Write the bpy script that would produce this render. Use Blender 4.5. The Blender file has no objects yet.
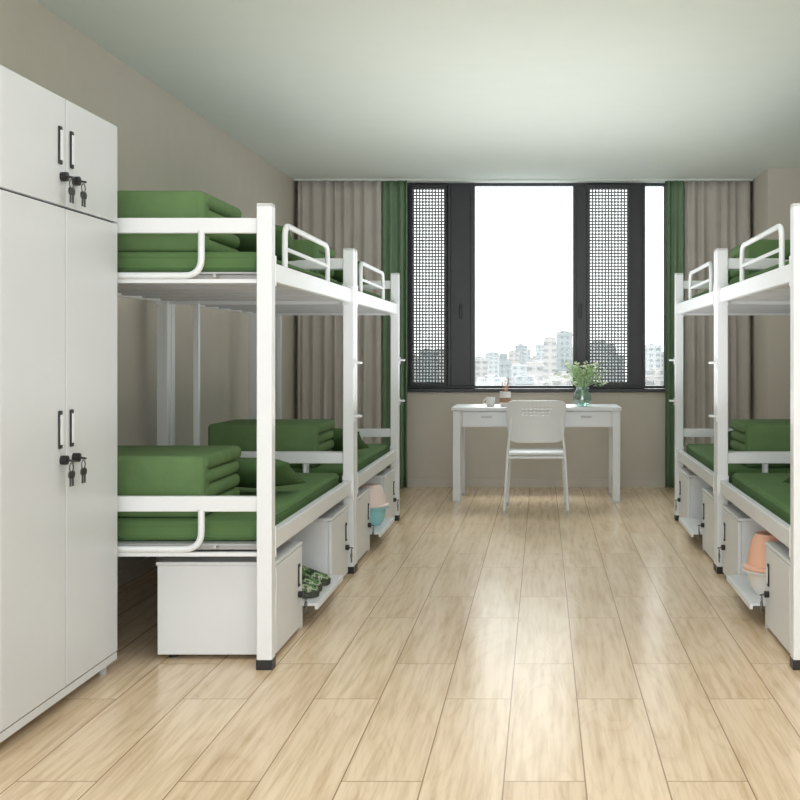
import bpy, bmesh, math, random
from mathutils import Vector, Matrix
random.seed(7)
scene = bpy.context.scene
try:
    scene.view_settings.view_transform = 'Standard'
except Exception:
    pass

# ------------------------------------------------------------------ materials
def mat(name, col, rough=0.5, metal=0.0, var=0.04, nscale=6.0, bump=0.0, bscale=200.0, spec=0.5, trans=0.0, sheen=0.0):
    m = bpy.data.materials.new(name); m.use_nodes = True
    nt = m.node_tree; b = nt.nodes['Principled BSDF']
    b.inputs['Roughness'].default_value = rough
    b.inputs['Metallic'].default_value = metal
    b.inputs['Specular IOR Level'].default_value = spec
    b.inputs['Transmission Weight'].default_value = trans
    b.inputs['Sheen Weight'].default_value = sheen
    tc = nt.nodes.new('ShaderNodeTexCoord')
    n = nt.nodes.new('ShaderNodeTexNoise'); n.inputs['Scale'].default_value = nscale
    n.inputs['Detail'].default_value = 4
    nt.links.new(tc.outputs['Object'], n.inputs['Vector'])
    r = nt.nodes.new('ShaderNodeValToRGB')
    r.color_ramp.elements[0].position = 0.3; r.color_ramp.elements[1].position = 0.7
    r.color_ramp.elements[0].color = (col[0]*(1-var), col[1]*(1-var), col[2]*(1-var), 1)
    r.color_ramp.elements[1].color = (min(1, col[0]*(1+var)), min(1, col[1]*(1+var)), min(1, col[2]*(1+var)), 1)
    nt.links.new(n.outputs['Fac'], r.inputs['Fac'])
    nt.links.new(r.outputs['Color'], b.inputs['Base Color'])
    if bump > 0:
        n2 = nt.nodes.new('ShaderNodeTexNoise'); n2.inputs['Scale'].default_value = bscale
        nt.links.new(tc.outputs['Object'], n2.inputs['Vector'])
        bp = nt.nodes.new('ShaderNodeBump'); bp.inputs['Strength'].default_value = bump
        bp.inputs['Distance'].default_value = 0.01
        nt.links.new(n2.outputs['Fac'], bp.inputs['Height'])
        nt.links.new(bp.outputs['Normal'], b.inputs['Normal'])
    return m

M = {}
M['wall'] = mat('wall_paint', (0.62, 0.58, 0.51), 0.85, var=0.02, bump=0.05)
M['ceil'] = mat('ceiling_paint', (0.69, 0.75, 0.71), 0.9, var=0.01)
M['trim'] = mat('trim_paint', (0.64, 0.60, 0.54), 0.6)
M['steel'] = mat('white_powder_coat', (0.80, 0.83, 0.86), 0.35, var=0.01)
M['locker'] = mat('locker_coat', (0.67, 0.70, 0.73), 0.38, var=0.01)
M['lockergap'] = mat('locker_gap_dark', (0.12, 0.13, 0.14), 0.5)
M['cab'] = mat('cabinet_coat', (0.76, 0.785, 0.81), 0.4, var=0.01)
M['under'] = mat('deck_grey', (0.44, 0.45, 0.46), 0.5, var=0.03)
M['slat'] = mat('slat_grey', (0.58, 0.59, 0.60), 0.45)
M['black'] = mat('black_plastic', (0.012, 0.012, 0.013), 0.4)
M['chrome'] = mat('key_metal', (0.10, 0.10, 0.10), 0.3, metal=0.8)
M['green'] = mat('green_quilt', (0.130, 0.220, 0.092), 0.9, var=0.08, nscale=9, bump=0.3, bscale=14, spec=0.2)
M['greenm'] = mat('green_mattress', (0.115, 0.208, 0.080), 0.9, var=0.07, nscale=5, bump=0.2, bscale=8, spec=0.2)
M['greenp'] = mat('green_pillow', (0.082, 0.150, 0.060), 0.9, var=0.1, nscale=8, bump=0.3, bscale=12, spec=0.2)
M['cbeige'] = mat('taupe_curtain', (0.54, 0.51, 0.475), 0.9, var=0.05, bump=0.1, spec=0.2)
M['cgreen'] = mat('green_curtain', (0.175, 0.265, 0.165), 0.9, var=0.06, bump=0.1, spec=0.2)
M['frame'] = mat('dark_aluminium', (0.026, 0.031, 0.036), 0.4, var=0.05)
M['perf'] = mat('perforated_metal', (0.20, 0.215, 0.225), 0.5)
M['desk'] = mat('desk_white', (0.74, 0.76, 0.78), 0.35, var=0.01)
M['chairm'] = mat('chair_plastic', (0.76, 0.78, 0.80), 0.4, var=0.01)
M['pink'] = mat('pink_plastic', (0.86, 0.50, 0.36), 0.35)
M['blush'] = mat('blush_plastic', (0.86, 0.72, 0.68), 0.35)
M['white'] = mat('white_plastic', (0.82, 0.80, 0.78), 0.3)
M['blue'] = mat('blue_plastic', (0.30, 0.62, 0.66), 0.35)
M['leaf'] = mat('leaf_green', (0.48, 0.64, 0.36), 0.6, var=0.3, nscale=20)
M['petal'] = mat('petal_cream', (0.86, 0.88, 0.70), 0.6, var=0.1)
M['wood'] = mat('brown_wood', (0.35, 0.20, 0.12), 0.5, var=0.2, nscale=30)
M['sole'] = mat('shoe_sole', (0.05, 0.06, 0.04), 0.7)
M['ground'] = mat('hazy_ground', (0.30, 0.32, 0.33), 1.0, var=0.1, nscale=0.02)

def glassmat(name, tint, mixf):
    m = bpy.data.materials.new(name); m.use_nodes = True
    nt = m.node_tree; nt.nodes.clear()
    o = nt.nodes.new('ShaderNodeOutputMaterial'); mx = nt.nodes.new('ShaderNodeMixShader')
    t = nt.nodes.new('ShaderNodeBsdfTransparent'); g = nt.nodes.new('ShaderNodeBsdfGlossy')
    t.inputs['Color'].default_value = tint; g.inputs['Roughness'].default_value = 0.05
    mx.inputs['Fac'].default_value = mixf
    nt.links.new(t.outputs[0], mx.inputs[1]); nt.links.new(g.outputs[0], mx.inputs[2])
    nt.links.new(mx.outputs[0], o.inputs['Surface'])
    return m
M['glass'] = glassmat('window_glass', (0.97, 0.99, 0.985, 1), 0.03)
M['vglass'] = glassmat('vase_glass', (0.80, 0.90, 0.88, 1), 0.18)

def camo():
    m = mat('camo_canvas', (0.3, 0.4, 0.25), 0.8)
    nt = m.node_tree
    r = [n for n in nt.nodes if n.type == 'VALTORGB'][0]
    n = [n for n in nt.nodes if n.type == 'TEX_NOISE'][0]
    n.inputs['Scale'].default_value = 22
    cr = r.color_ramp; cr.interpolation = 'CONSTANT'
    cr.elements[0].position = 0.0; cr.elements[0].color = (0.02, 0.03, 0.02, 1)
    cr.elements[1].position = 0.42; cr.elements[1].color = (0.10, 0.22, 0.07, 1)
    e = cr.elements.new(0.5); e.color = (0.5, 0.52, 0.42, 1)
    e = cr.elements.new(0.56); e.color = (0.08, 0.15, 0.06, 1)
    return m
M['camo'] = camo()

def floor_mat():
    m = bpy.data.materials.new('wood_planks'); m.use_nodes = True
    nt = m.node_tree; b = nt.nodes['Principled BSDF']; L = nt.links.new
    tc = nt.nodes.new('ShaderNodeTexCoord')
    mp = nt.nodes.new('ShaderNodeMapping'); mp.inputs['Rotation'].default_value = (0, 0, math.radians(90))
    mp.inputs['Location'].default_value = (0.35, 0.11, 0)
    L(tc.outputs['Object'], mp.inputs['Vector'])
    br = nt.nodes.new('ShaderNodeTexBrick')
    br.inputs['Color1'].default_value = (0, 0, 0, 1); br.inputs['Color2'].default_value = (1, 1, 1, 1)
    br.inputs['Mortar'].default_value = (0.5, 0.5, 0.5, 1)
    br.inputs['Scale'].default_value = 1.0; br.inputs['Mortar Size'].default_value = 0.0023
    br.inputs['Mortar Smooth'].default_value = 0.1
    br.inputs['Brick Width'].default_value = 1.25; br.inputs['Row Height'].default_value = 0.235
    br.offset = 0.37
    L(mp.outputs[0], br.inputs['Vector'])
    sc = nt.nodes.new('ShaderNodeVectorMath'); sc.operation = 'SCALE'; sc.inputs['Scale'].default_value = 31.0
    L(br.outputs['Color'], sc.inputs[0])
    ad = nt.nodes.new('ShaderNodeVectorMath'); ad.operation = 'ADD'
    L(mp.outputs[0], ad.inputs[0]); L(sc.outputs[0], ad.inputs[1])
    mp2 = nt.nodes.new('ShaderNodeMapping'); mp2.inputs['Scale'].default_value = (0.75, 5.0, 1.0)
    L(ad.outputs[0], mp2.inputs['Vector'])
    n1 = nt.nodes.new('ShaderNodeTexNoise'); n1.inputs['Scale'].default_value = 0.95; n1.inputs['Detail'].default_value = 1.0
    n1.inputs['Distortion'].default_value = 0.45
    L(mp2.outputs[0], n1.inputs['Vector'])
    mul = nt.nodes.new('ShaderNodeMath'); mul.operation = 'MULTIPLY'; mul.inputs[1].default_value = 48.0
    L(n1.outputs['Fac'], mul.inputs[0])
    sn = nt.nodes.new('ShaderNodeMath'); sn.operation = 'SINE'; L(mul.outputs[0], sn.inputs[0])
    pw = nt.nodes.new('ShaderNodeMath'); pw.operation = 'ABSOLUTE'; L(sn.outputs[0], pw.inputs[0])
    pw2 = nt.nodes.new('ShaderNodeMath'); pw2.operation = 'POWER'; pw2.inputs[1].default_value = 0.45; L(pw.outputs[0], pw2.inputs[0])
    mp3 = nt.nodes.new('ShaderNodeMapping'); mp3.inputs['Scale'].default_value = (0.9, 16.0, 1.0)
    L(ad.outputs[0], mp3.inputs['Vector'])
    n2 = nt.nodes.new('ShaderNodeTexNoise'); n2.inputs['Scale'].default_value = 2.4; n2.inputs['Detail'].default_value = 9
    n2.inputs['Roughness'].default_value = 0.62
    L(mp3.outputs[0], n2.inputs['Vector'])
    mr = nt.nodes.new('ShaderNodeMath'); mr.operation = 'MULTIPLY_ADD'; mr.inputs[1].default_value = 0.11; mr.inputs[2].default_value = -0.07
    L(pw2.outputs[0], mr.inputs[0])
    a2 = nt.nodes.new('ShaderNodeMath'); a2.operation = 'ADD'; L(mr.outputs[0], a2.inputs[0]); L(n2.outputs['Fac'], a2.inputs[1])
    ramp = nt.nodes.new('ShaderNodeValToRGB')
    ramp.color_ramp.elements[0].position = 0.28; ramp.color_ramp.elements[0].color = (0.63, 0.45, 0.27, 1)
    ramp.color_ramp.elements[1].position = 0.60; ramp.color_ramp.elements[1].color = (0.88, 0.71, 0.505, 1)
    L(a2.outputs[0], ramp.inputs['Fac'])
    tone = nt.nodes.new('ShaderNodeMixRGB'); tone.blend_type = 'MULTIPLY'; tone.inputs['Fac'].default_value = 1
    tr = nt.nodes.new('ShaderNodeValToRGB')
    tr.color_ramp.elements[0].color = (0.92, 0.89, 0.86, 1); tr.color_ramp.elements[1].color = (1, 1, 1, 1)
    L(br.outputs['Color'], tr.inputs['Fac'])
    L(ramp.outputs[0], tone.inputs[1]); L(tr.outputs[0], tone.inputs[2])
    mo = nt.nodes.new('ShaderNodeMixRGB'); L(br.outputs['Fac'], mo.inputs['Fac'])
    mo.inputs[2].default_value = (0.36, 0.23, 0.13, 1)
    L(tone.outputs[0], mo.inputs[1]); L(mo.outputs[0], b.inputs['Base Color'])
    b.inputs['Roughness'].default_value = 0.23
    return m
M['floor'] = floor_mat()

def building_mat(name, wallc, winc, sx, sz):
    m = bpy.data.materials.new(name); m.use_nodes = True
    nt = m.node_tree; b = nt.nodes['Principled BSDF']; L = nt.links.new
    tc = nt.nodes.new('ShaderNodeTexCoord')
    mp = nt.nodes.new('ShaderNodeMapping'); mp.inputs['Rotation'].default_value = (math.radians(90), 0, 0)
    L(tc.outputs['Object'], mp.inputs['Vector'])
    br = nt.nodes.new('ShaderNodeTexBrick'); br.offset = 0.0
    br.inputs['Color1'].default_value = winc; br.inputs['Color2'].default_value = winc
    br.inputs['Mortar'].default_value = wallc
    br.inputs['Scale'].default_value = 1; br.inputs['Mortar Size'].default_value = sz*0.28
    br.inputs['Brick Width'].default_value = sx; br.inputs['Row Height'].default_value = sz
    L(mp.outputs[0], br.inputs['Vector']); L(br.outputs['Color'], b.inputs['Base Color'])
    b.inputs['Roughness'].default_value = 0.9
    b.inputs['Specular IOR Level'].default_value = 0.1
    return m
BM = [building_mat('tower_facade_pale', (0.35, 0.36, 0.365, 1), (0.20, 0.22, 0.235, 1), 4, 3.4),  # distance haze is painted into these pale facade colours
      building_mat('tower_facade_grey', (0.26, 0.28, 0.285, 1), (0.155, 0.18, 0.195, 1), 3.4, 3.6),
      building_mat('tower_facade_warm', (0.34, 0.325, 0.31, 1), (0.21, 0.21, 0.21, 1), 5, 4)]

# ------------------------------------------------------------------ mesh builder
class MB:
    def __init__(s): s.bm = bmesh.new()
    def _merge(s, t, mtx=None):
        if mtx is not None: bmesh.ops.transform(t, matrix=mtx, verts=t.verts)
        me = bpy.data.meshes.new('tmp'); t.to_mesh(me); t.free()
        s.bm.from_mesh(me); bpy.data.meshes.remove(me)
    def box(s, x0, x1, y0, y1, z0, z1, r=0.0, seg=2, mtx=None):
        if x0 > x1: x0, x1 = x1, x0
        if y0 > y1: y0, y1 = y1, y0
        t = bmesh.new(); bmesh.ops.create_cube(t, size=1.0)
        for v in t.verts:
            v.co = Vector(((x0+x1)/2+v.co.x*(x1-x0), (y0+y1)/2+v.co.y*(y1-y0), (z0+z1)/2+v.co.z*(z1-z0)))
        if r > 0:
            r = min(r, 0.49*min(x1-x0, y1-y0, z1-z0))
            bmesh.ops.bevel(t, geom=list(t.edges), offset=r, segments=seg, profile=0.5, affect='EDGES')
        s._merge(t, mtx); return s
    def tube(s, pts, r, seg=10, closed=False, cap=True):
        pts = [Vector(p) for p in pts]; n = len(pts)
        t = bmesh.new(); rings = []; prev = None
        for i, p in enumerate(pts):
            if closed: d = (pts[(i+1) % n]-pts[(i-1) % n])
            elif i == 0: d = pts[1]-pts[0]
            elif i == n-1: d = pts[-1]-pts[-2]
            else: d = (pts[i+1]-p).normalized()+(p-pts[i-1]).normalized()
            d.normalize()
            if prev is None:
                a = Vector((0, 0, 1)) if abs(d.z) < 0.9 else Vector((1, 0, 0))
                u = d.cross(a).normalized()
            else:
                u = (prev-d*prev.dot(d)).normalized()
            prev = u; w = d.cross(u)
            rings.append([t.verts.new(p+(u*math.cos(2*math.pi*k/seg)+w*math.sin(2*math.pi*k/seg))*r) for k in range(seg)])
        m = n if closed else n-1
        for i in range(m):
            A = rings[i]; B = rings[(i+1) % n]
            for k in range(seg):
                t.faces.new((A[k], A[(k+1) % seg], B[(k+1) % seg], B[k]))
        if cap and not closed:
            t.faces.new(rings[0][::-1]); t.faces.new(rings[-1])
        bmesh.ops.recalc_face_normals(t, faces=t.faces)
        s._merge(t); return s
    def lathe(s, prof, c=(0, 0, 0), seg=28, capb=True, capt=False):
        t = bmesh.new(); rings = []
        for (r, z) in prof:
            rings.append([t.verts.new((c[0]+r*math.cos(2*math.pi*k/seg), c[1]+r*math.sin(2*math.pi*k/seg), c[2]+z)) for k in range(seg)])
        for A, B in zip(rings[:-1], rings[1:]):
            for k in range(seg): t.faces.new((A[k], A[(k+1) % seg], B[(k+1) % seg], B[k]))
        if capb: t.faces.new(rings[0][::-1])
        if capt: t.faces.new(rings[-1])
        s._merge(t); return s
    def sphere(s, c, r, sub=1, sc=(1, 1, 1)):
        t = bmesh.new(); bmesh.ops.create_icosphere(t, subdivisions=sub, radius=r)
        for v in t.verts: v.co = Vector((c[0]+v.co.x*sc[0], c[1]+v.co.y*sc[1], c[2]+v.co.z*sc[2]))
        s._merge(t); return s
    def obj(s, name, m, parent=None, smooth=False, bevel=0.0, label=None, loc=None, recalc=False):
        if recalc: bmesh.ops.recalc_face_normals(s.bm, faces=s.bm.faces)
        me = bpy.data.meshes.new(name)
        s.bm.to_mesh(me); s.bm.free()
        if smooth:
            for p in me.polygons: p.use_smooth = True
            try: me.set_sharp_from_angle(angle=math.radians(smooth if smooth > 1 else 40))
            except Exception: pass
        me.materials.append(m)
        o = bpy.data.objects.new(name, me); bpy.context.collection.objects.link(o)
        if parent: o.parent = parent
        if loc: o.location = loc
        if bevel > 0:
            b = o.modifiers.new('bev', 'BEVEL'); b.width = bevel; b.segments = 2; b.limit_method = 'ANGLE'
        if label: o['label'] = label
        return o

def empty(name, loc, label, category, group=None):
    o = bpy.data.objects.new(name, None); bpy.context.collection.objects.link(o)
    o.location = loc; o.empty_display_size = 0.1
    tag(o, label, category, group); return o
def tag(o, label, category, group=None):
    o['label'] = label; o['category'] = category
    if group: o['group'] = group
def struct(o): o['kind'] = 'structure'; return o
def copy_thing(root, loc, rotz=None):
    def rec(o, par):
        c = o.copy(); bpy.context.collection.objects.link(c)
        c.parent = par
        for ch in list(o.children): rec(ch, c)
        return c
    c = rec(root, None); c.location = loc
    if rotz is not None: c.rotation_euler[2] = rotz
    return c

def arc(p0, pc, p1, n=6):
    p0, pc, p1 = Vector(p0), Vector(pc), Vector(p1)
    return [p0*(1-t)**2+pc*2*t*(1-t)+p1*t*t for t in [i/n for i in range(n+1)]]

# ------------------------------------------------------------------ room
XL, XR, YB, H, YF = -2.25, 2.25, 10.53, 2.8, -1.2
o = MB().box(XL-0.15, XR+0.15, YF, YB+0.22, -0.12, 0).obj('floor', M['floor']); struct(o)
o = MB().box(XL-0.15, XR+0.15, YF, YB+0.22, H, H+0.12).obj('ceiling', M['ceil']); struct(o)
o = MB().box(XL-0.15, XL, YF, YB, 0, H).obj('wall_left', M['wall']); struct(o)
o = MB().box(XR, XR+0.15, YF, YB, 0, H).obj('wall_right', M['wall']); struct(o)
o = MB().box(1.915, XR, 9.72, YB, 0, H).obj('wall_column', M['wall']); struct(o)
WX0, WX1, WZ0, WZ1 = -1.285, 1.175, 0.90, 2.8
mb = MB().box(XL-0.15, XR+0.15, YB, YB+0.22, 0, WZ0)
mb.box(XL-0.15, WX0, YB, YB+0.22, WZ0, H).box(WX1, XR+0.15, YB, YB+0.22, WZ0, H)
struct(mb.obj('wall_back', M['wall']))
struct(MB().box(XL, XL+0.012, YF, YB-0.012, 0, 0.07).obj('baseboard_left', M['trim']))
struct(MB().box(XR-0.012, XR, YF, 9.72, 0, 0.07).obj('baseboard_right', M['trim']))
struct(MB().box(XL, 1.915, YB-0.012, YB, 0, 0.07).obj('baseboard_back', M['trim']))
struct(MB().box(WX0-0.03, WX1+0.03, YB-0.03, YB+0.10, WZ0-0.03, WZ0+0.005).obj('trim_1', M['frame'], bevel=0.004))

# window
y0, y1 = YB+0.06, YB+0.13
def px(p): return (p-542)/108.3
fr = MB()
ZB, ZT = WZ0+0.03, WZ1-0.025
fr.box(WX0, WX1, y0, y1, WZ0+0.005, ZB).box(WX0, WX1, y0, y1, ZT, WZ1)
for a, b in [(404, 411), (447, 475), (573, 587), (630, 645), (664, 669)]:
    fr.box(max(px(a), WX0), min(px(b), WX1), y0, y1, ZB, ZT)
for a, b in [(448, 451), (471, 475), (573, 576), (642, 645)]:
    fr.box(px(a), px(b), y0-0.03, y0, ZB, ZT)
win = struct(fr.obj('window_1', M['frame'], bevel=0.003))
for a, b in [(475, 573), (645, 664), (411, 447), (587, 630)]:
    g = MB().box(px(a), px(b), y0+0.045, y0+0.051, ZB, ZT).obj('window_pane', M['glass'], parent=win)
for a, b in [(411, 447), (587, 630)]:
    X0, X1 = px(a), px(b); Z0, Z1 = ZB, ZT
    s = MB()
    s.box(X0, X0+0.022, y0-0.045, y0+0.03, Z0, Z1).box(X1-0.022, X1, y0-0.045, y0+0.03, Z0, Z1)
    s.box(X0+0.022, X1-0.022, y0-0.045, y0+0.03, Z0, Z0+0.03).box(X0+0.022, X1-0.022, y0-0.045, y0+0.03, Z1-0.03, Z1)
    s.obj('casement_sash', M['frame'], parent=win)
    p = MB(); X0 += 0.022; X1 -= 0.022; Z0 += 0.03; Z1 -= 0.03
    nx = 10 if b < 500 else 12; nz = 60
    for i in range(nx+1):
        xx = X0+(X1-X0)*i/nx
        p.box(xx-0.007, xx+0.007, y0+0.002, y0+0.009, Z0, Z1)
    for j in range(nz+1):
        zz = Z0+(Z1-Z0)*j/nz
        p.box(X0, X1, y0+0.0021, y0+0.0089, zz-0.007, zz+0.007)
    p.obj('perforated_screen', M['perf'], parent=win)
for xx in (px(461), px(580)):
    MB().box(xx-0.012, xx+0.012, y0-0.03, y0, 1.55, 1.68, r=0.004).obj('window_latch', M['black'], parent=win)

# curtain track + curtains
struct(MB().box(XL+0.01, 1.90, 10.33, 10.37, H-0.015, H).obj('trim_2', M['ceil']))
def curtain(x0, x1, yc, pleats, m, label, seed):
    rnd = random.Random(seed)
    t = bmesh.new(); nx = pleats*12; nz = 24; g = []
    ws = [rnd.uniform(0.5, 1.8) for _ in range(pleats)]; tot = sum(ws)
    cum = [0]
    for q in ws: cum.append(cum[-1]+q/tot)
    am = [rnd.uniform(0.012, 0.036) for _ in range(pleats+1)]
    dr = [rnd.uniform(-0.03, 0.03) for _ in range(pleats+1)]
    for j in range(nz+1):
        h = j/nz; z = 0.015+(H-0.031)*h; row = []
        for i in range(nx+1):
            k = min(i//12, pleats-1); loc = (i-k*12)/12
            f = cum[k]+(cum[k+1]-cum[k])*loc
            a = (am[k]*(1-loc)+am[k+1]*loc)*(0.7+0.4*(1-h))
            x = x0+(x1-x0)*f+(dr[k]*(1-loc)+dr[k+1]*loc)*(1-h)*math.sin(math.pi*f)
            y = yc+a*math.sin(2*math.pi*loc)+0.006*math.sin(j*0.6+k*1.3)
            row.append(t.verts.new((x, y, z)))
        g.append(row)
    for j in range(nz):
        for i in range(nx): t.faces.new((g[j][i], g[j][i+1], g[j+1][i+1], g[j+1][i]))
    b = MB(); b._merge(t)
    o = b.obj('curtain', m, smooth=180)
    md = o.modifiers.new('sol', 'SOLIDIFY'); md.thickness = 0.004
    tag(o, label, 'curtain'); return o
curtain(-2.20, -1.450, 10.35, 8, M['cbeige'], 'taupe pleated floor-length curtain beside the window', 1)
curtain(-1.434, -1.215, 10.35, 3, M['cgreen'], 'green pleated curtain strip hanging at the window edge', 2)
curtain(1.115, 1.28, 10.35, 3, M['cgreen'], 'narrow green pleated curtain beside the dark window frame', 3)
curtain(1.296, 1.88, 10.35, 6, M['cbeige'], 'taupe pleated floor-length curtain beside the wall column', 4)

# ------------------------------------------------------------------ lockers
def handle_parts(door, x, y, z, sg=1, hh=0.065):
    MB().box(x, x+sg*0.007, y-0.013, y+0.013, z-hh, z+hh, r=0.003).obj('handle', M['black'], parent=door, smooth=True, label='black framed recessed handle')
    MB().box(x+sg*0.007, x+sg*0.010, y-0.0095, y+0.0095, z-hh+0.014, z+hh-0.014, r=0.001).obj('handle_plate', M['steel'], parent=door)
def lock_parts(door, x, y, z, sg=1, k=1.0):
    b = MB()
    b.tube([(x, y, z), (x+sg*0.022*k, y, z)], 0.016*k, 14)
    b.box(x, x+sg*0.012*k, y-0.005, y+0.035*k, z-0.012*k, z+0.008*k, r=0.003)
    b.obj('lock', M['black'], parent=door, smooth=True, label='black cam lock')
    q = MB(); q.tube([(x+sg*0.022*k, y, z), (x+sg*0.045*k, y, z-0.004)], 0.004*k, 8)
    cx = x+sg*0.035*k; cz = z-0.025*k
    q.tube([(cx, y+0.016*k*math.cos(a), cz+0.016*k*math.sin(a)) for a in [i*math.pi/6 for i in range(12)]], 0.002*k, 6, closed=True)
    for dy in (-0.008, 0.012):
        q.box(cx-0.002, cx+0.002, y+(dy-0.004)*k, y+(dy+0.004)*k, cz-0.065*k, cz-0.03*k)
        q.tube([(cx-0.003, y+dy*k, cz-0.025*k), (cx+0.003, y+dy*k, cz-0.025*k)], 0.013*k, 12)
    q.obj('key', M['chrome'], parent=door, smooth=True)
def locker(loc):
    W = 0.97
    r = empty('steel_locker', loc, 'tall white steel locker with black handles and keys, against the wall', 'locker')
    b = MB().box(-0.595, -0.02, 0, W, 0.05, 2.12)
    b.obj('body', M['locker'], parent=r, bevel=0.004)
    MB().box(-0.0225, -0.019, 0.006, W-0.006, 0.075, 2.113).obj('door_gap_sheet', M['lockergap'], parent=r)  # thin dark sheet behind the doors, visible in their gaps
    for ya in (0.05, W-0.03):
        for xa in (-0.05, -0.55):
            MB().tube([(xa, ya, 0), (xa, ya, 0.05)], 0.016, 12).obj('foot', M['slat'], parent=r, smooth=True)
    MB().box(-0.02, -0.004, 0.0, W, 0.05, 0.078).obj('plinth_rail', M['locker'], parent=r)
    for (za, zb) in ((0.083, 1.735), (1.742, 2.114)):
        for (ya, yb, hy, ly) in ((0.004, W/2-0.004, W/2-0.055, W/2-0.04), (W/2+0.004, W-0.004, W/2+0.04, W/2+0.062)):
            d = MB().box(-0.019, 0, ya, yb, za, zb).obj('door', M['locker'], parent=r, bevel=0.003)
            zc = 0.975 if za < 1 else 1.945
            handle_parts(d, 0, hy, zc)
            lock_parts(d, 0, ly, zc-0.105)
    return r
lk = locker((-1.645, 3.48, 0))

# ------------------------------------------------------------------ bunk beds
WID = 1.04; LEN = 2.0
def bunk(loc, sg, label):
    r = empty('bunk_bed', loc, label, 'bunk bed', 'steel bunk beds along the aisle')
    X = lambda u: sg*u
    S = M['steel']
    for u in (0.0, WID):
        for y in (0.03, LEN-0.03):
            p = MB().box(X(u)-0.03, X(u)+0.03, y-0.03, y+0.03, 0.035, 1.81).obj('post', S, parent=r, bevel=0.004)
            MB().box(X(u)-0.032, X(u)+0.032, y-0.032, y+0.032, 0, 0.04).obj('foot_cap', M['black'], parent=p, bevel=0.003)
            MB().box(X(u)-0.029, X(u)+0.029, y-0.029, y+0.029, 1.81, 1.82).obj('post_cap', M['slat'], parent=p)
    for base, bar in ((0.45, 0.645), (1.52, 1.735)):
        for y, dy in ((0.03, -1), (LEN-0.03, 1)):
            e = MB().box(X(0.03), X(WID-0.03), y-0.015, y+0.015, bar-0.03, bar+0.03).obj('end_rail', S, parent=r, bevel=0.004)
            yy = y+dy*0.012; zb = base+0.018
            pts = [(X(0.25), yy, bar-0.02)]+arc((X(0.25), yy, zb+0.07), (X(0.25), yy, zb), (X(0.32), yy, zb))
            pts += arc((X(WID-0.32), yy, zb), (X(WID-0.25), yy, zb), (X(WID-0.25), yy, zb+0.07))+[(X(WID-0.25), yy, bar-0.02)]
            MB().tube(pts, 0.013, 10).obj('end_loop', S, parent=r, smooth=True)
            MB().box(X(0.03), X(WID-0.03), y-0.012, y+0.012, base-0.01, base+0.005).obj('end_beam', S, parent=r)
        for u in (0.0, WID):
            MB().box(X(u)-0.018, X(u)+0.018, 0.06, LEN-0.06, base, base+0.075).obj('side_rail', S, parent=r, bevel=0.005)
        b = MB().box(X(0.018), X(WID-0.018), 0.045, LEN-0.045, base+0.028, base+0.035)
        b.obj('deck_panel', M['under'], parent=r)
        b = MB()
        for i in range(7):
            yy = 0.12+i*(LEN-0.24)/6
            b.box(X(0.018), X(WID-0.018), yy-0.02, yy+0.02, base+0.003, base+0.027)
        for i in range(1, 5):
            b.box(X(WID*i/5)-0.006, X(WID*i/5)+0.006, 0.05, LEN-0.05, base+0.015, base+0.0275)
        b.obj('deck_slat', M['slat'], parent=r)
        for u in (0.0, WID):
            for y in (0.063, LEN-0.063):
                MB().box(X(u)-0.033, X(u)+0.033, y-0.006, y+0.006, base-0.02, base+0.10).obj('corner_bracket', S, parent=r, bevel=0.003)
    ya, yb, zt = 0.36, 1.32, 1.775
    pts = [(0, ya, 1.58)]+arc((0, ya, zt-0.06), (0, ya, zt), (0, ya+0.07, zt))+arc((0, yb-0.07, zt), (0, yb, zt), (0, yb, zt-0.06))+[(0, yb, 1.58)]
    b = MB().tube(pts, 0.0125, 10)
    b.tube([(0, ya, 1.675), (0, yb, 1.675)], 0.009, 8)
    b.obj('guard_rail', S, parent=r, smooth=True)
    for z in (0.88, 1.18):
        y = LEN-0.03
        pts = [(X(-0.03), y-0.022, z)]+arc((X(-0.055), y-0.022, z), (X(-0.068), y-0.022, z), (X(-0.068), y, z), 4)+arc((X(-0.068), y, z), (X(-0.068), y+0.022, z), (X(-0.055), y+0.022, z), 4)+[(X(-0.03), y+0.022, z)]
        MB().tube(pts, 0.007, 8).box(X(-0.03), X(-0.036), y-0.03, y+0.03, z-0.03, z+0.02).obj('foot_pedal', S, parent=r, smooth=True)
    MB().box(X(WID-0.20), X(WID-0.17), LEN-0.045, LEN-0.015, 0.675, 1.70).obj('end_brace', S, parent=r, bevel=0.002)
    return r
XA = 1.083; XB = 1.01
YA, YB2 = 4.47, 6.485
bl = bunk((-XA, YA, 0), -1, 'white steel bunk bed with curved guard rail beside the locker')
b2 = copy_thing(bl, (-XA, YB2, 0)); b2['label'] = 'white steel bunk bed with guard rail, between bed and curtain'
brr = bunk((XB, YA, 0), 1, 'white steel bunk bed with curved guard rail facing the lockers')
b4 = copy_thing(brr, (XB, YB2, 0)); b4['label'] = 'white steel bunk bed with guard rail, near the wall column'

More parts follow.
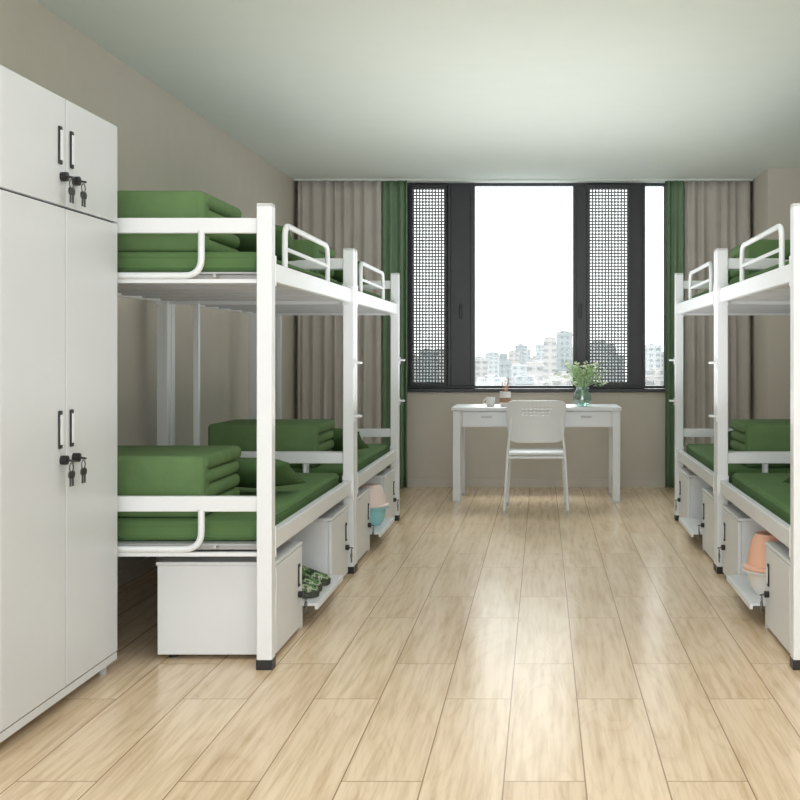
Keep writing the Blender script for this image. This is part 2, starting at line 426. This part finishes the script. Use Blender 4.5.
def wobble(o, a, s):
    for v in o.data.vertices:
        c = v.co
        v.co = c+Vector((a*math.sin(c.y*s+c.z*9), a*math.sin(c.x*s*1.1+c.z*7), a*0.7*math.sin(c.x*s+c.y*s*0.8)))
def mattress():
    b = MB().box(-0.475, 0.475, -0.91, 0.91, 0, 0.085, r=0.024, seg=3)
    for z in (0.022, 0.064):
        e = 0.4755; f = 0.9105; c = 0.024
        pts = [(-e+c, -f, z), (e-c, -f, z), (e, -f+c, z), (e, f-c, z), (e-c, f, z), (-e+c, f, z), (-e, f-c, z), (-e, -f+c, z)]
        b.tube(pts, 0.004, 6, closed=True)
    return b.obj('mattress', M['greenm'], smooth=60)
def quilt(sg):
    b = MB(); n = 4; h = 0.248/n; rnd = random.Random(3)
    W = 0.64
    for i in range(n):
        d = rnd.uniform(-0.005, 0.005)
        b.box(sg*(0+d), sg*W, 0.02, 0.57+rnd.uniform(-.01, .01), i*h+0.001, (i+1)*h+0.001, r=0.026, seg=4)
    b.box(sg*0.004, sg*(W-0.004), 0.0, 0.10, 0.075, 0.250, r=0.022, seg=4)
    b.box(sg*0.004, sg*(W-0.004), 0.002, 0.10, 0.0, 0.080, r=0.018, seg=4)
    o = b.obj('folded_quilt', M['green'], smooth=70); wobble(o, 0.0025, 9)
    return o
def pillow():
    t = bmesh.new(); nx, ny = 22, 14; W, D, T = 0.28, 0.17, 0.055
    def P(i, j, s):
        u = -1+2*i/nx; v = -1+2*j/ny
        th = max(0, (1-abs(u)**2.6)*(1-abs(v)**2.4))**0.55
        pin = 1-0.06*(1-abs(v)**2)*(abs(u)**3); pin2 = 1-0.08*(1-abs(u)**2)*(abs(v)**3)
        return Vector((u*W*pin, v*D*pin2, s*T*th+0.004*math.sin(u*7+v*5)*th))
    top = [[t.verts.new(P(i, j, 1)) for i in range(nx+1)] for j in range(ny+1)]
    bot = [[top[j][i] if (i in (0, nx) or j in (0, ny)) else t.verts.new(P(i, j, -1)) for i in range(nx+1)] for j in range(ny+1)]
    for j in range(ny):
        for i in range(nx):
            t.faces.new((top[j][i], top[j][i+1], top[j+1][i+1], top[j+1][i]))
            q = (bot[j][i], bot[j+1][i], bot[j+1][i+1], bot[j][i+1])
            try: t.faces.new(q)
            except Exception: pass
    b = MB(); b._merge(t); return b.obj('pillow', M['greenp'], smooth=180)
mp_, qL, qR, pp = mattress(), quilt(-1), quilt(1), pillow()
first = {'m': True, 'qL': True, 'qR': True, 'p': True}
def place(kind, src, loc, label, cat, group, rot=(0, 0, 0)):
    if first[kind]: o = src; first[kind] = False
    else: o = src.copy(); bpy.context.collection.objects.link(o)
    o.location = loc; o.rotation_euler = rot; tag(o, label, cat, group); return o
for sg, xa in ((-1, XA), (1, XB)):
    for yb in (YA, YB2):
        for base, lvl in ((0.45, 'lower'), (1.52, 'upper')):
            zb = base+0.0355
            place('m', mp_, (sg*(xa+WID/2), yb+LEN/2, zb), f'thin green mattress on the {lvl} bunk deck', 'mattress', 'green bunk mattresses')
            qx = (1.36 if yb < 5 else 1.30) if sg < 0 else 1.18
            place('qL' if sg < 0 else 'qR', qL if sg < 0 else qR, (sg*qx, yb+0.14, zb+0.086), f'green quilt folded into a block on the {lvl} bunk', 'quilt', 'folded green quilts')
            place('p', pp, (sg*(1.42 if sg < 0 else 1.44), yb+0.90, zb+0.086+0.105), f'dark green pillow leaning on folded quilt, {lvl} bunk', 'pillow', 'green pillows', rot=(math.radians(-22), 0, sg*0.05))

# ------------------------------------------------------------------ under bed cabinets, trays
def cabinet(sg):
    r = empty('storage_cabinet', (0, 0, 0), 'low white steel storage cabinet with black lock under the bunk', 'cabinet', 'storage cabinets under the bunks')
    X = lambda u: sg*u; s2 = -sg
    MB().box(X(0.018), X(0.48), 0, 0.5, 0.02, 0.38).obj('body', M['cab'], parent=r, bevel=0.004)
    MB().box(X(0.0), X(0.485), -0.004, 0.504, 0.38, 0.395).obj('lid', M['cab'], parent=r, bevel=0.003)
    d = MB().box(X(0.0), X(0.017), 0.004, 0.496, 0.025, 0.376).obj('door', M['cab'], parent=r, bevel=0.003)
    handle_parts(d, X(0), 0.42, 0.26, s2, 0.05)
    lock_parts(d, X(0), 0.42, 0.175, s2, 0.9)
    for y in (0.05, 0.45):
        for u in (0.05, 0.43):
            MB().tube([(X(u), y, 0), (X(u), y, 0.02)], 0.018, 10).obj('foot', M['black'], parent=r, smooth=True)
    return r
cl, cr_ = cabinet(-1), cabinet(1)
def tray(sg):
    r = empty('pull_out_shelf', (0, 0, 0), 'white metal pull-out shelf between the storage cabinets', 'shelf', 'pull-out shelves under the bunks')
    X = lambda u: sg*u
    MB().box(X(-0.05), X(0.42), 0, 0.66, 0.10, 0.112).obj('shelf_board', M['cab'], parent=r, bevel=0.002)
    MB().box(X(-0.065), X(-0.05), 0, 0.66, 0.085, 0.112).obj('front_lip', M['steel'], parent=r, bevel=0.003)
    for y in (0.02, 0.64):
        for u in (0.02, 0.40):
            MB().box(X(u)-0.01, X(u)+0.01, y-0.01, y+0.01, 0, 0.10).obj('leg', M['steel'], parent=r)
    return r
tl, tr_ = tray(-1), tray(1)
used = set()
def put(src, loc):
    if src not in used:
        used.add(src); src.location = loc; return src
    return copy_thing(src, loc)
for sg, xa, c, t in ((-1, XA, cl, tl), (1, XB, cr_, tr_)):
    for yb in (YA, YB2):
        put(c, (sg*(xa-0.013), yb+0.15, 0)); put(c, (sg*(xa-0.013), yb+1.36, 0))
        put(t, (sg*(xa-0.013), yb+0.675, 0))

def basin(r, h, m, loc, inverted, label):
    # foot ring, gently curved flaring wall, rolled rim, inner wall
    z = lambda v: (h-v) if inverted else v
    outer = [(0.56, 0.03), (0.58, 0.0), (0.62, 0.0), (0.63, 0.04), (0.72, 0.13), (0.79, 0.28), (0.85, 0.48), (0.90, 0.70), (0.94, 0.88)]
    rim = [(1.06, 0.90), (1.09, 0.93), (1.09, 0.98), (1.06, 1.0), (0.94, 1.0)]
    inner = [(0.89, 0.88), (0.85, 0.70), (0.80, 0.48), (0.74, 0.30), (0.66, 0.16), (0.56, 0.09)]
    prof = [(a*r, z(b*h)) for a, b in outer+rim+inner]
    t = MB().lathe(prof, seg=40, capb=True, capt=True)
    o = t.obj('wash_basin', m, smooth=50, recalc=True); o.location = loc
    tag(o, label, 'basin', 'plastic wash basins'); return o
bx = XB+0.065
basin(0.125, 0.115, M['white'], (bx, YA+0.89, 0.113), False, 'white plastic wash basin under an upturned peach basin')
basin(0.125, 0.165, M['pink'], (bx, YA+0.89, 0.229), True, 'peach plastic basin turned over on a white basin')
basin(0.125, 0.12, M['blue'], (-1.135, YB2+1.02, 0.113), False, 'light blue plastic basin on the pull-out shelf')
basin(0.125, 0.14, M['blush'], (-1.135, YB2+1.02, 0.234), True, 'pinkish white basin turned over on a blue basin')
def shoe():
    r = empty('canvas_shoe', (0, 0, 0), 'green camouflage canvas shoe on the pull-out shelf', 'shoe', 'pair of canvas shoes')
    def outline(w): return [(-0.13, 0.0, 0.030*w), (-0.11, 0, 0.036*w), (-0.04, 0, 0.034*w), (0.03, 0, 0.042*w), (0.09, 0, 0.044*w), (0.125, 0, 0.030*w), (0.138, 0, 0.008*w)]
    def loft(levels):
        t = bmesh.new(); rings = []
        for (z0, sc, xs, xo, zs) in levels:
            ring = []
            o = outline(sc)
            pts = [(x*xs+xo, w) for x, _, w in o]+[(x*xs+xo, -w) for x, _, w in reversed(o)]
            for x, w in pts: ring.append(t.verts.new((x, w, z0+zs*(-(x)/0.13))))
            rings.append(ring)
        n = len(rings[0])
        for A, B in zip(rings[:-1], rings[1:]):
            for k in range(n): t.faces.new((A[k], A[(k+1) % n], B[(k+1) % n], B[k]))
        t.faces.new(rings[0][::-1]); t.faces.new(rings[-1])
        bmesh.ops.recalc_face_normals(t, faces=t.faces)
        return t
    b = MB(); b._merge(loft([(0, 1, 1, 0, 0), (0.025, 1.05, 1.03, 0, 0)])); b.obj('sole', M['sole'], parent=r)
    b = MB(); b._merge(loft([(0.025, 1, 1, 0, 0), (0.05, 0.97, 0.97, -0.004, 0.008), (0.072, 0.75, 0.72, -0.035, 0.012), (0.095, 0.6, 0.42, -0.07, 0.004), (0.088, 0.4, 0.36, -0.07, 0.004), (0.05, 0.35, 0.3, -0.06, 0)]))
    o = b.obj('upper', M['camo'], parent=r, smooth=180)
    b = MB()
    for i in range(4):
        x = 0.05-i*0.022; z = 0.068+i*0.008
        b.tube([(x, -0.022, z-0.004), (x, 0, z+0.004), (x-0.004, 0.022, z-0.004)], 0.002, 6)
    b.obj('laces', M['green'], parent=r)
    return r
s1 = shoe(); s1.location = (-1.165, YA+0.80, 0.1165); s1.rotation_euler[2] = math.radians(8)
s2 = copy_thing(s1, (-1.175, YA+0.94, 0.1165), math.radians(-4))
s3 = copy_thing(s1, (-1.165, YA+1.08, 0.1165), math.radians(3))

# ------------------------------------------------------------------ desk
dk = empty('desk', (-0.045, 9.42, 0), 'white metal desk with three drawers below the window', 'desk')
D = M['desk']
MB().box(-0.70, 0.70, 0, 0.60, 0.755, 0.785, r=0.005).obj('desk_top', D, parent=dk)
b = MB().box(-0.67, 0.67, 0.03, 0.05, 0.62, 0.755).box(-0.67, 0.67, 0.54, 0.56, 0.62, 0.755).box(-0.67, -0.65, 0.05, 0.54, 0.62, 0.755).box(0.65, 0.67, 0.05, 0.54, 0.62, 0.755)
b.box(-0.65, 0.65, 0.05, 0.54, 0.62, 0.63); b.obj('apron', D, parent=dk)
for i in range(3):
    xa = -0.61+i*0.41
    d = MB().box(xa, xa+0.40, 0.016, 0.03, 0.628, 0.748, r=0.003).obj('drawer', D, parent=dk)
    MB().box(xa+0.155, xa+0.245, 0.006, 0.016, 0.70, 0.715, r=0.003).obj('drawer_handle', M['slat'], parent=d)
for sx in (-1, 1):
    for y in (0.012, 0.52):
        MB().box(sx*0.69, sx*0.625, y-0.0, y+0.06, 0.015, 0.755).obj('leg', D, parent=dk, bevel=0.004)
        MB().box(sx*0.692, sx*0.623, y-0.002, y+0.062, 0, 0.016).obj('leg_cap', M['slat'], parent=dk)
    MB().box(sx*0.677, sx*0.645, 0.07, 0.52, 0.12, 0.17).obj('stretcher', D, parent=dk)
    MB().box(sx*0.675, sx*0.65, 0.07, 0.52, 0.62, 0.755).obj('side_panel', D, parent=dk)

# ------------------------------------------------------------------ chair
ch = empty('chair', (-0.045, 8.87, 0), 'white plastic chair with perforated back tucked at the desk', 'chair')
C = M['chairm']
t = bmesh.new(); nx, nz = 60, 40; g = []
for j in range(nz+1):
    v = j/nz; row = []
    for i in range(nx+1):
        u = -1+2*i/nx
        w = 0.232-0.022*(1-v)**2
        droop = -0.035*abs(u)**11*(v**3)+0.035*abs(u)**9*(1-v)**3
        row.append(t.verts.new((u*w, -0.03*v+0.035*(abs(u)**2)+0.01*math.sin(v*3), 0.535+0.33*v+droop)))
    g.append(row)
for j in range(nz):
    for i in range(nx):
        hole = (j in (26, 29, 32) and 16 <= i <= 44 and i % 4 in (0, 1))
        if not hole: t.faces.new((g[j][i], g[j][i+1], g[j+1][i+1], g[j+1][i]))
b = MB(); b._merge(t); bk = b.obj('backrest', C, parent=ch, smooth=60)
md = bk.modifiers.new('sol', 'SOLIDIFY'); md.thickness = 0.01
b = MB().box(-0.22, 0.22, 0.03, 0.45, 0.435, 0.462, r=0.013, seg=3); b.obj('seat', C, parent=ch, smooth=60)
for sx in (-1, 1):
    pts = [(sx*0.245, -0.03, 0.015), (sx*0.225, 0.03, 0.40)]+arc((sx*0.223, 0.035, 0.44), (sx*0.22, 0.04, 0.5), (sx*0.205, 0.03, 0.60))+[(sx*0.195, 0.025, 0.74)]
    MB().tube(pts, 0.011, 10).obj('rear_leg', M['steel'], parent=ch, smooth=True)
    MB().tube([(sx*0.235, 0.44, 0.015), (sx*0.21, 0.38, 0.435)], 0.011, 10).obj('front_leg', M['steel'], parent=ch, smooth=True)
    for (x, y) in ((0.245, -0.03), (0.235, 0.44)):
        MB().tube([(sx*x, y, 0), (sx*x, y, 0.02)], 0.014, 10).obj('leg_cap', M['slat'], parent=ch, smooth=True)
    MB().tube([(sx*0.224, 0.035, 0.42), (sx*0.215, 0.40, 0.42)], 0.010, 8).obj('seat_bar', M['steel'], parent=ch, smooth=True)
MB().tube([(-0.225, 0.03, 0.42), (0.225, 0.03, 0.42)], 0.010, 8).obj('cross_bar', M['steel'], parent=ch, smooth=True)

# ------------------------------------------------------------------ desk objects
DZ = 0.7855
v = empty('flower_vase', (0.34, 9.66, DZ), 'clear glass vase of pale foliage and cream blooms', 'vase')
MB().lathe([(0.045, 0), (0.07, 0.02), (0.078, 0.06), (0.066, 0.11), (0.052, 0.14), (0.062, 0.165), (0.058, 0.165), (0.048, 0.14), (0.062, 0.11), (0.073, 0.06), (0.065, 0.022), (0.04, 0.006)], seg=28, capb=True, capt=True).obj('vase', M['vglass'], parent=v, smooth=True)
st = MB(); lf = MB(); pt = MB(); rnd = random.Random(11)
for i in range(40):
    a = rnd.uniform(0, 6.28); rr = rnd.uniform(0.02, 0.22); zt = 0.26+rnd.uniform(0, 0.14)-rr*0.35
    tip = Vector((rr*math.cos(a), rr*math.sin(a)*0.8, zt))
    basep = Vector((0.02*math.cos(a+2), 0.02*math.sin(a+2), 0.03)); mid = Vector((0.03*math.cos(a), 0.03*math.sin(a), 0.165))
    st.tube([basep, mid, mid.lerp(tip, 0.5)+Vector((0, 0, 0.02)), tip], 0.0022, 5)
    for k in range(10):
        c = mid.lerp(tip, rnd.uniform(0.4, 1.08))+Vector((rnd.uniform(-.028, .028), rnd.uniform(-.028, .028), rnd.uniform(-.02, .028)))
        d = Vector((rnd.uniform(-1, 1), rnd.uniform(-1, 1), rnd.uniform(-0.3, 0.8))).normalized(); s = d.cross(Vector((0.3, 0.2, 1))).normalized()*0.012; L_ = 0.040
        t = bmesh.new(); q = [t.verts.new(c), t.verts.new(c+d*L_*0.5+s), t.verts.new(c+d*L_), t.verts.new(c+d*L_*0.5-s)]; t.faces.new(q); lf._merge(t)
    if i % 2 == 0:
        for k in range(6):
            pt.sphere(tip+Vector((rnd.uniform(-.016, .016), rnd.uniform(-.016, .016), rnd.uniform(0, .016))), 0.010, 1, (1, 1, 0.7))
st.obj('stems', M['leaf'], parent=v); lf.obj('leaves', M['leaf'], parent=v); pt.obj('blossoms', M['petal'], parent=v, smooth=180)

cup = empty('mug', (-0.43, 9.60, DZ), 'small white mug on the desk', 'mug')
MB().lathe([(0.030, 0), (0.036, 0.01), (0.037, 0.075), (0.034, 0.075), (0.033, 0.012), (0.02, 0.008)], seg=24, capt=True).obj('body', M['white'], parent=cup, smooth=True)
MB().tube([(-0.035, 0, 0.06), (-0.055, 0, 0.055), (-0.06, 0, 0.038), (-0.055, 0, 0.022), (-0.035, 0, 0.017)], 0.005, 8).obj('handle', M['white'], parent=cup, smooth=True)
ph = empty('pen_holder', (-0.31, 9.66, DZ), 'white and brown pen holder with pencils on the desk', 'pen holder')
MB().lathe([(0.04, 0), (0.046, 0.02), (0.046, 0.12), (0.042, 0.12), (0.042, 0.02), (0.02, 0.012)], seg=24, capt=True).obj('cup', M['white'], parent=ph, smooth=True)
MB().lathe([(0.0475, 0.03), (0.0475, 0.07)], seg=24, capb=False).obj('band', M['wood'], parent=ph, smooth=True)
for i, (dx, dy) in enumerate(((0.01, 0.01), (-0.015, 0.0), (0.0, -0.018), (0.018, -0.01))):
    MB().tube([(dx*0.6, dy*0.6, 0.02), (dx*1.6, dy*1.6, 0.19+0.015*i)], 0.004, 6).obj('pencil', M['wood' if i % 2 else 'pink'], parent=ph)

# ------------------------------------------------------------------ city outside
rnd = random.Random(5)
def bld(x, y, w, d, top, k):
    b = MB().box(-w/2, w/2, -d/2, d/2, 0, top+60)
    b.box(-w*0.22, w*0.12, -d*0.2, d*0.2, top+60, top+60+w*0.10)
    b.box(-w/2-0.4, w/2+0.4, -d/2-0.4, d/2+0.4, top+57.5, top+58.5)
    o = b.obj('city_building', BM[k % 3], loc=(x, y, -60))
    tag(o, ['pale', 'grey', 'warm white'][k % 3]+' high-rise building seen hazily outside the window', 'building', 'city high-rises outside')
def bpx(x0, x1, ytop, Y, k):
    s = 1147/Y
    bld(((x0+x1)/2-542)/s, Y, (x1-x0)/s, 18, 1.24+(352-ytop)/s, k)
for a in [(544, 556, 338, 700, 2), (557, 572, 332, 730, 1), (527, 543, 362, 500, 2), (512, 526, 365, 620, 0), (476, 488, 358, 800, 2), (489, 499, 352, 900, 0), (500, 511, 361, 750, 1),
          (536, 546, 353, 900, 0), (420, 436, 350, 700, 1), (438, 450, 360, 800, 2), (592, 606, 344, 800, 0), (608, 624, 355, 650, 1), (646, 660, 345, 700, 0), (628, 642, 360, 900, 2), (405, 416, 358, 850, 2),
          (516, 534, 376, 400, 1), (478, 505, 378, 370, 0), (645, 665, 370, 420, 2), (552, 575, 374, 420, 2)]:
    bpx(*a)
for i in range(30):
    Y = 1150+(i % 3)*160; w = rnd.uniform(14, 28); x = -225+i*15.5
    bld(x, Y, w, 20, rnd.uniform(-10, 12), i)
for i in range(26):
    bld(-128+i*10.4, 985+(i % 2)*45, rnd.uniform(6, 9.5), 12, rnd.uniform(-16, 5), i+1)
g = MB().box(-1500, 1500, 60, 3000, -61, -60).obj('ground', M['ground']); g['kind'] = 'structure'

# ------------------------------------------------------------------ light
w = bpy.data.worlds.new('World'); scene.world = w; w.use_nodes = True
nt = w.node_tree; bg = nt.nodes['Background']
bg.inputs['Color'].default_value = (0.97, 0.99, 1.0, 1); bg.inputs['Strength'].default_value = 2.8
def sun(rot, st, ang, col):
    l = bpy.data.lights.new('Sun', 'SUN'); l.energy = st; l.angle = ang; l.color = col
    o = bpy.data.objects.new('daylight_and_fill', l); bpy.context.collection.objects.link(o); o.rotation_euler = rot; return o
sun((math.radians(-46), 0, math.radians(4)), 6.0, 0.65, (1, 0.99, 0.97))
sun((math.radians(85), 0, math.radians(8)), 1.4, 1.2, (1, 1, 1))  # added fill sun entering by the open rear, lifts bunks and back wall
def area(name, loc, rot, sx, sy, e, col=(1, 1, 1)):
    l = bpy.data.lights.new(name, 'AREA'); l.shape = 'RECTANGLE'; l.size = sx; l.size_y = sy; l.energy = e; l.color = col
    o = bpy.data.objects.new(name, l); bpy.context.collection.objects.link(o); o.location = loc; o.rotation_euler = rot; return o
area('ceiling_fill', (0.2, 3.2, 2.77), (0, 0, 0), 2.2, 2.6, 36, (0.98, 0.99, 1))  # added fill light out of view, brightens the near part of the room
area('uplight_fill', (0, 7.0, 0.9), (math.radians(180), 0, 0), 1.5, 3.6, 46, (1, 1, 1))  # added unseen fill light, faces up to brighten the ceiling

cam = bpy.data.cameras.new('Camera'); co = bpy.data.objects.new('Camera', cam); bpy.context.collection.objects.link(co)
co.location = (0, 0, 1.24); co.rotation_euler = (math.radians(90), 0, 0)
cam.sensor_width = 36; cam.lens = 1147/800*36; cam.shift_x = -0.1775; cam.shift_y = -0.06; cam.clip_end = 5000
scene.camera = co
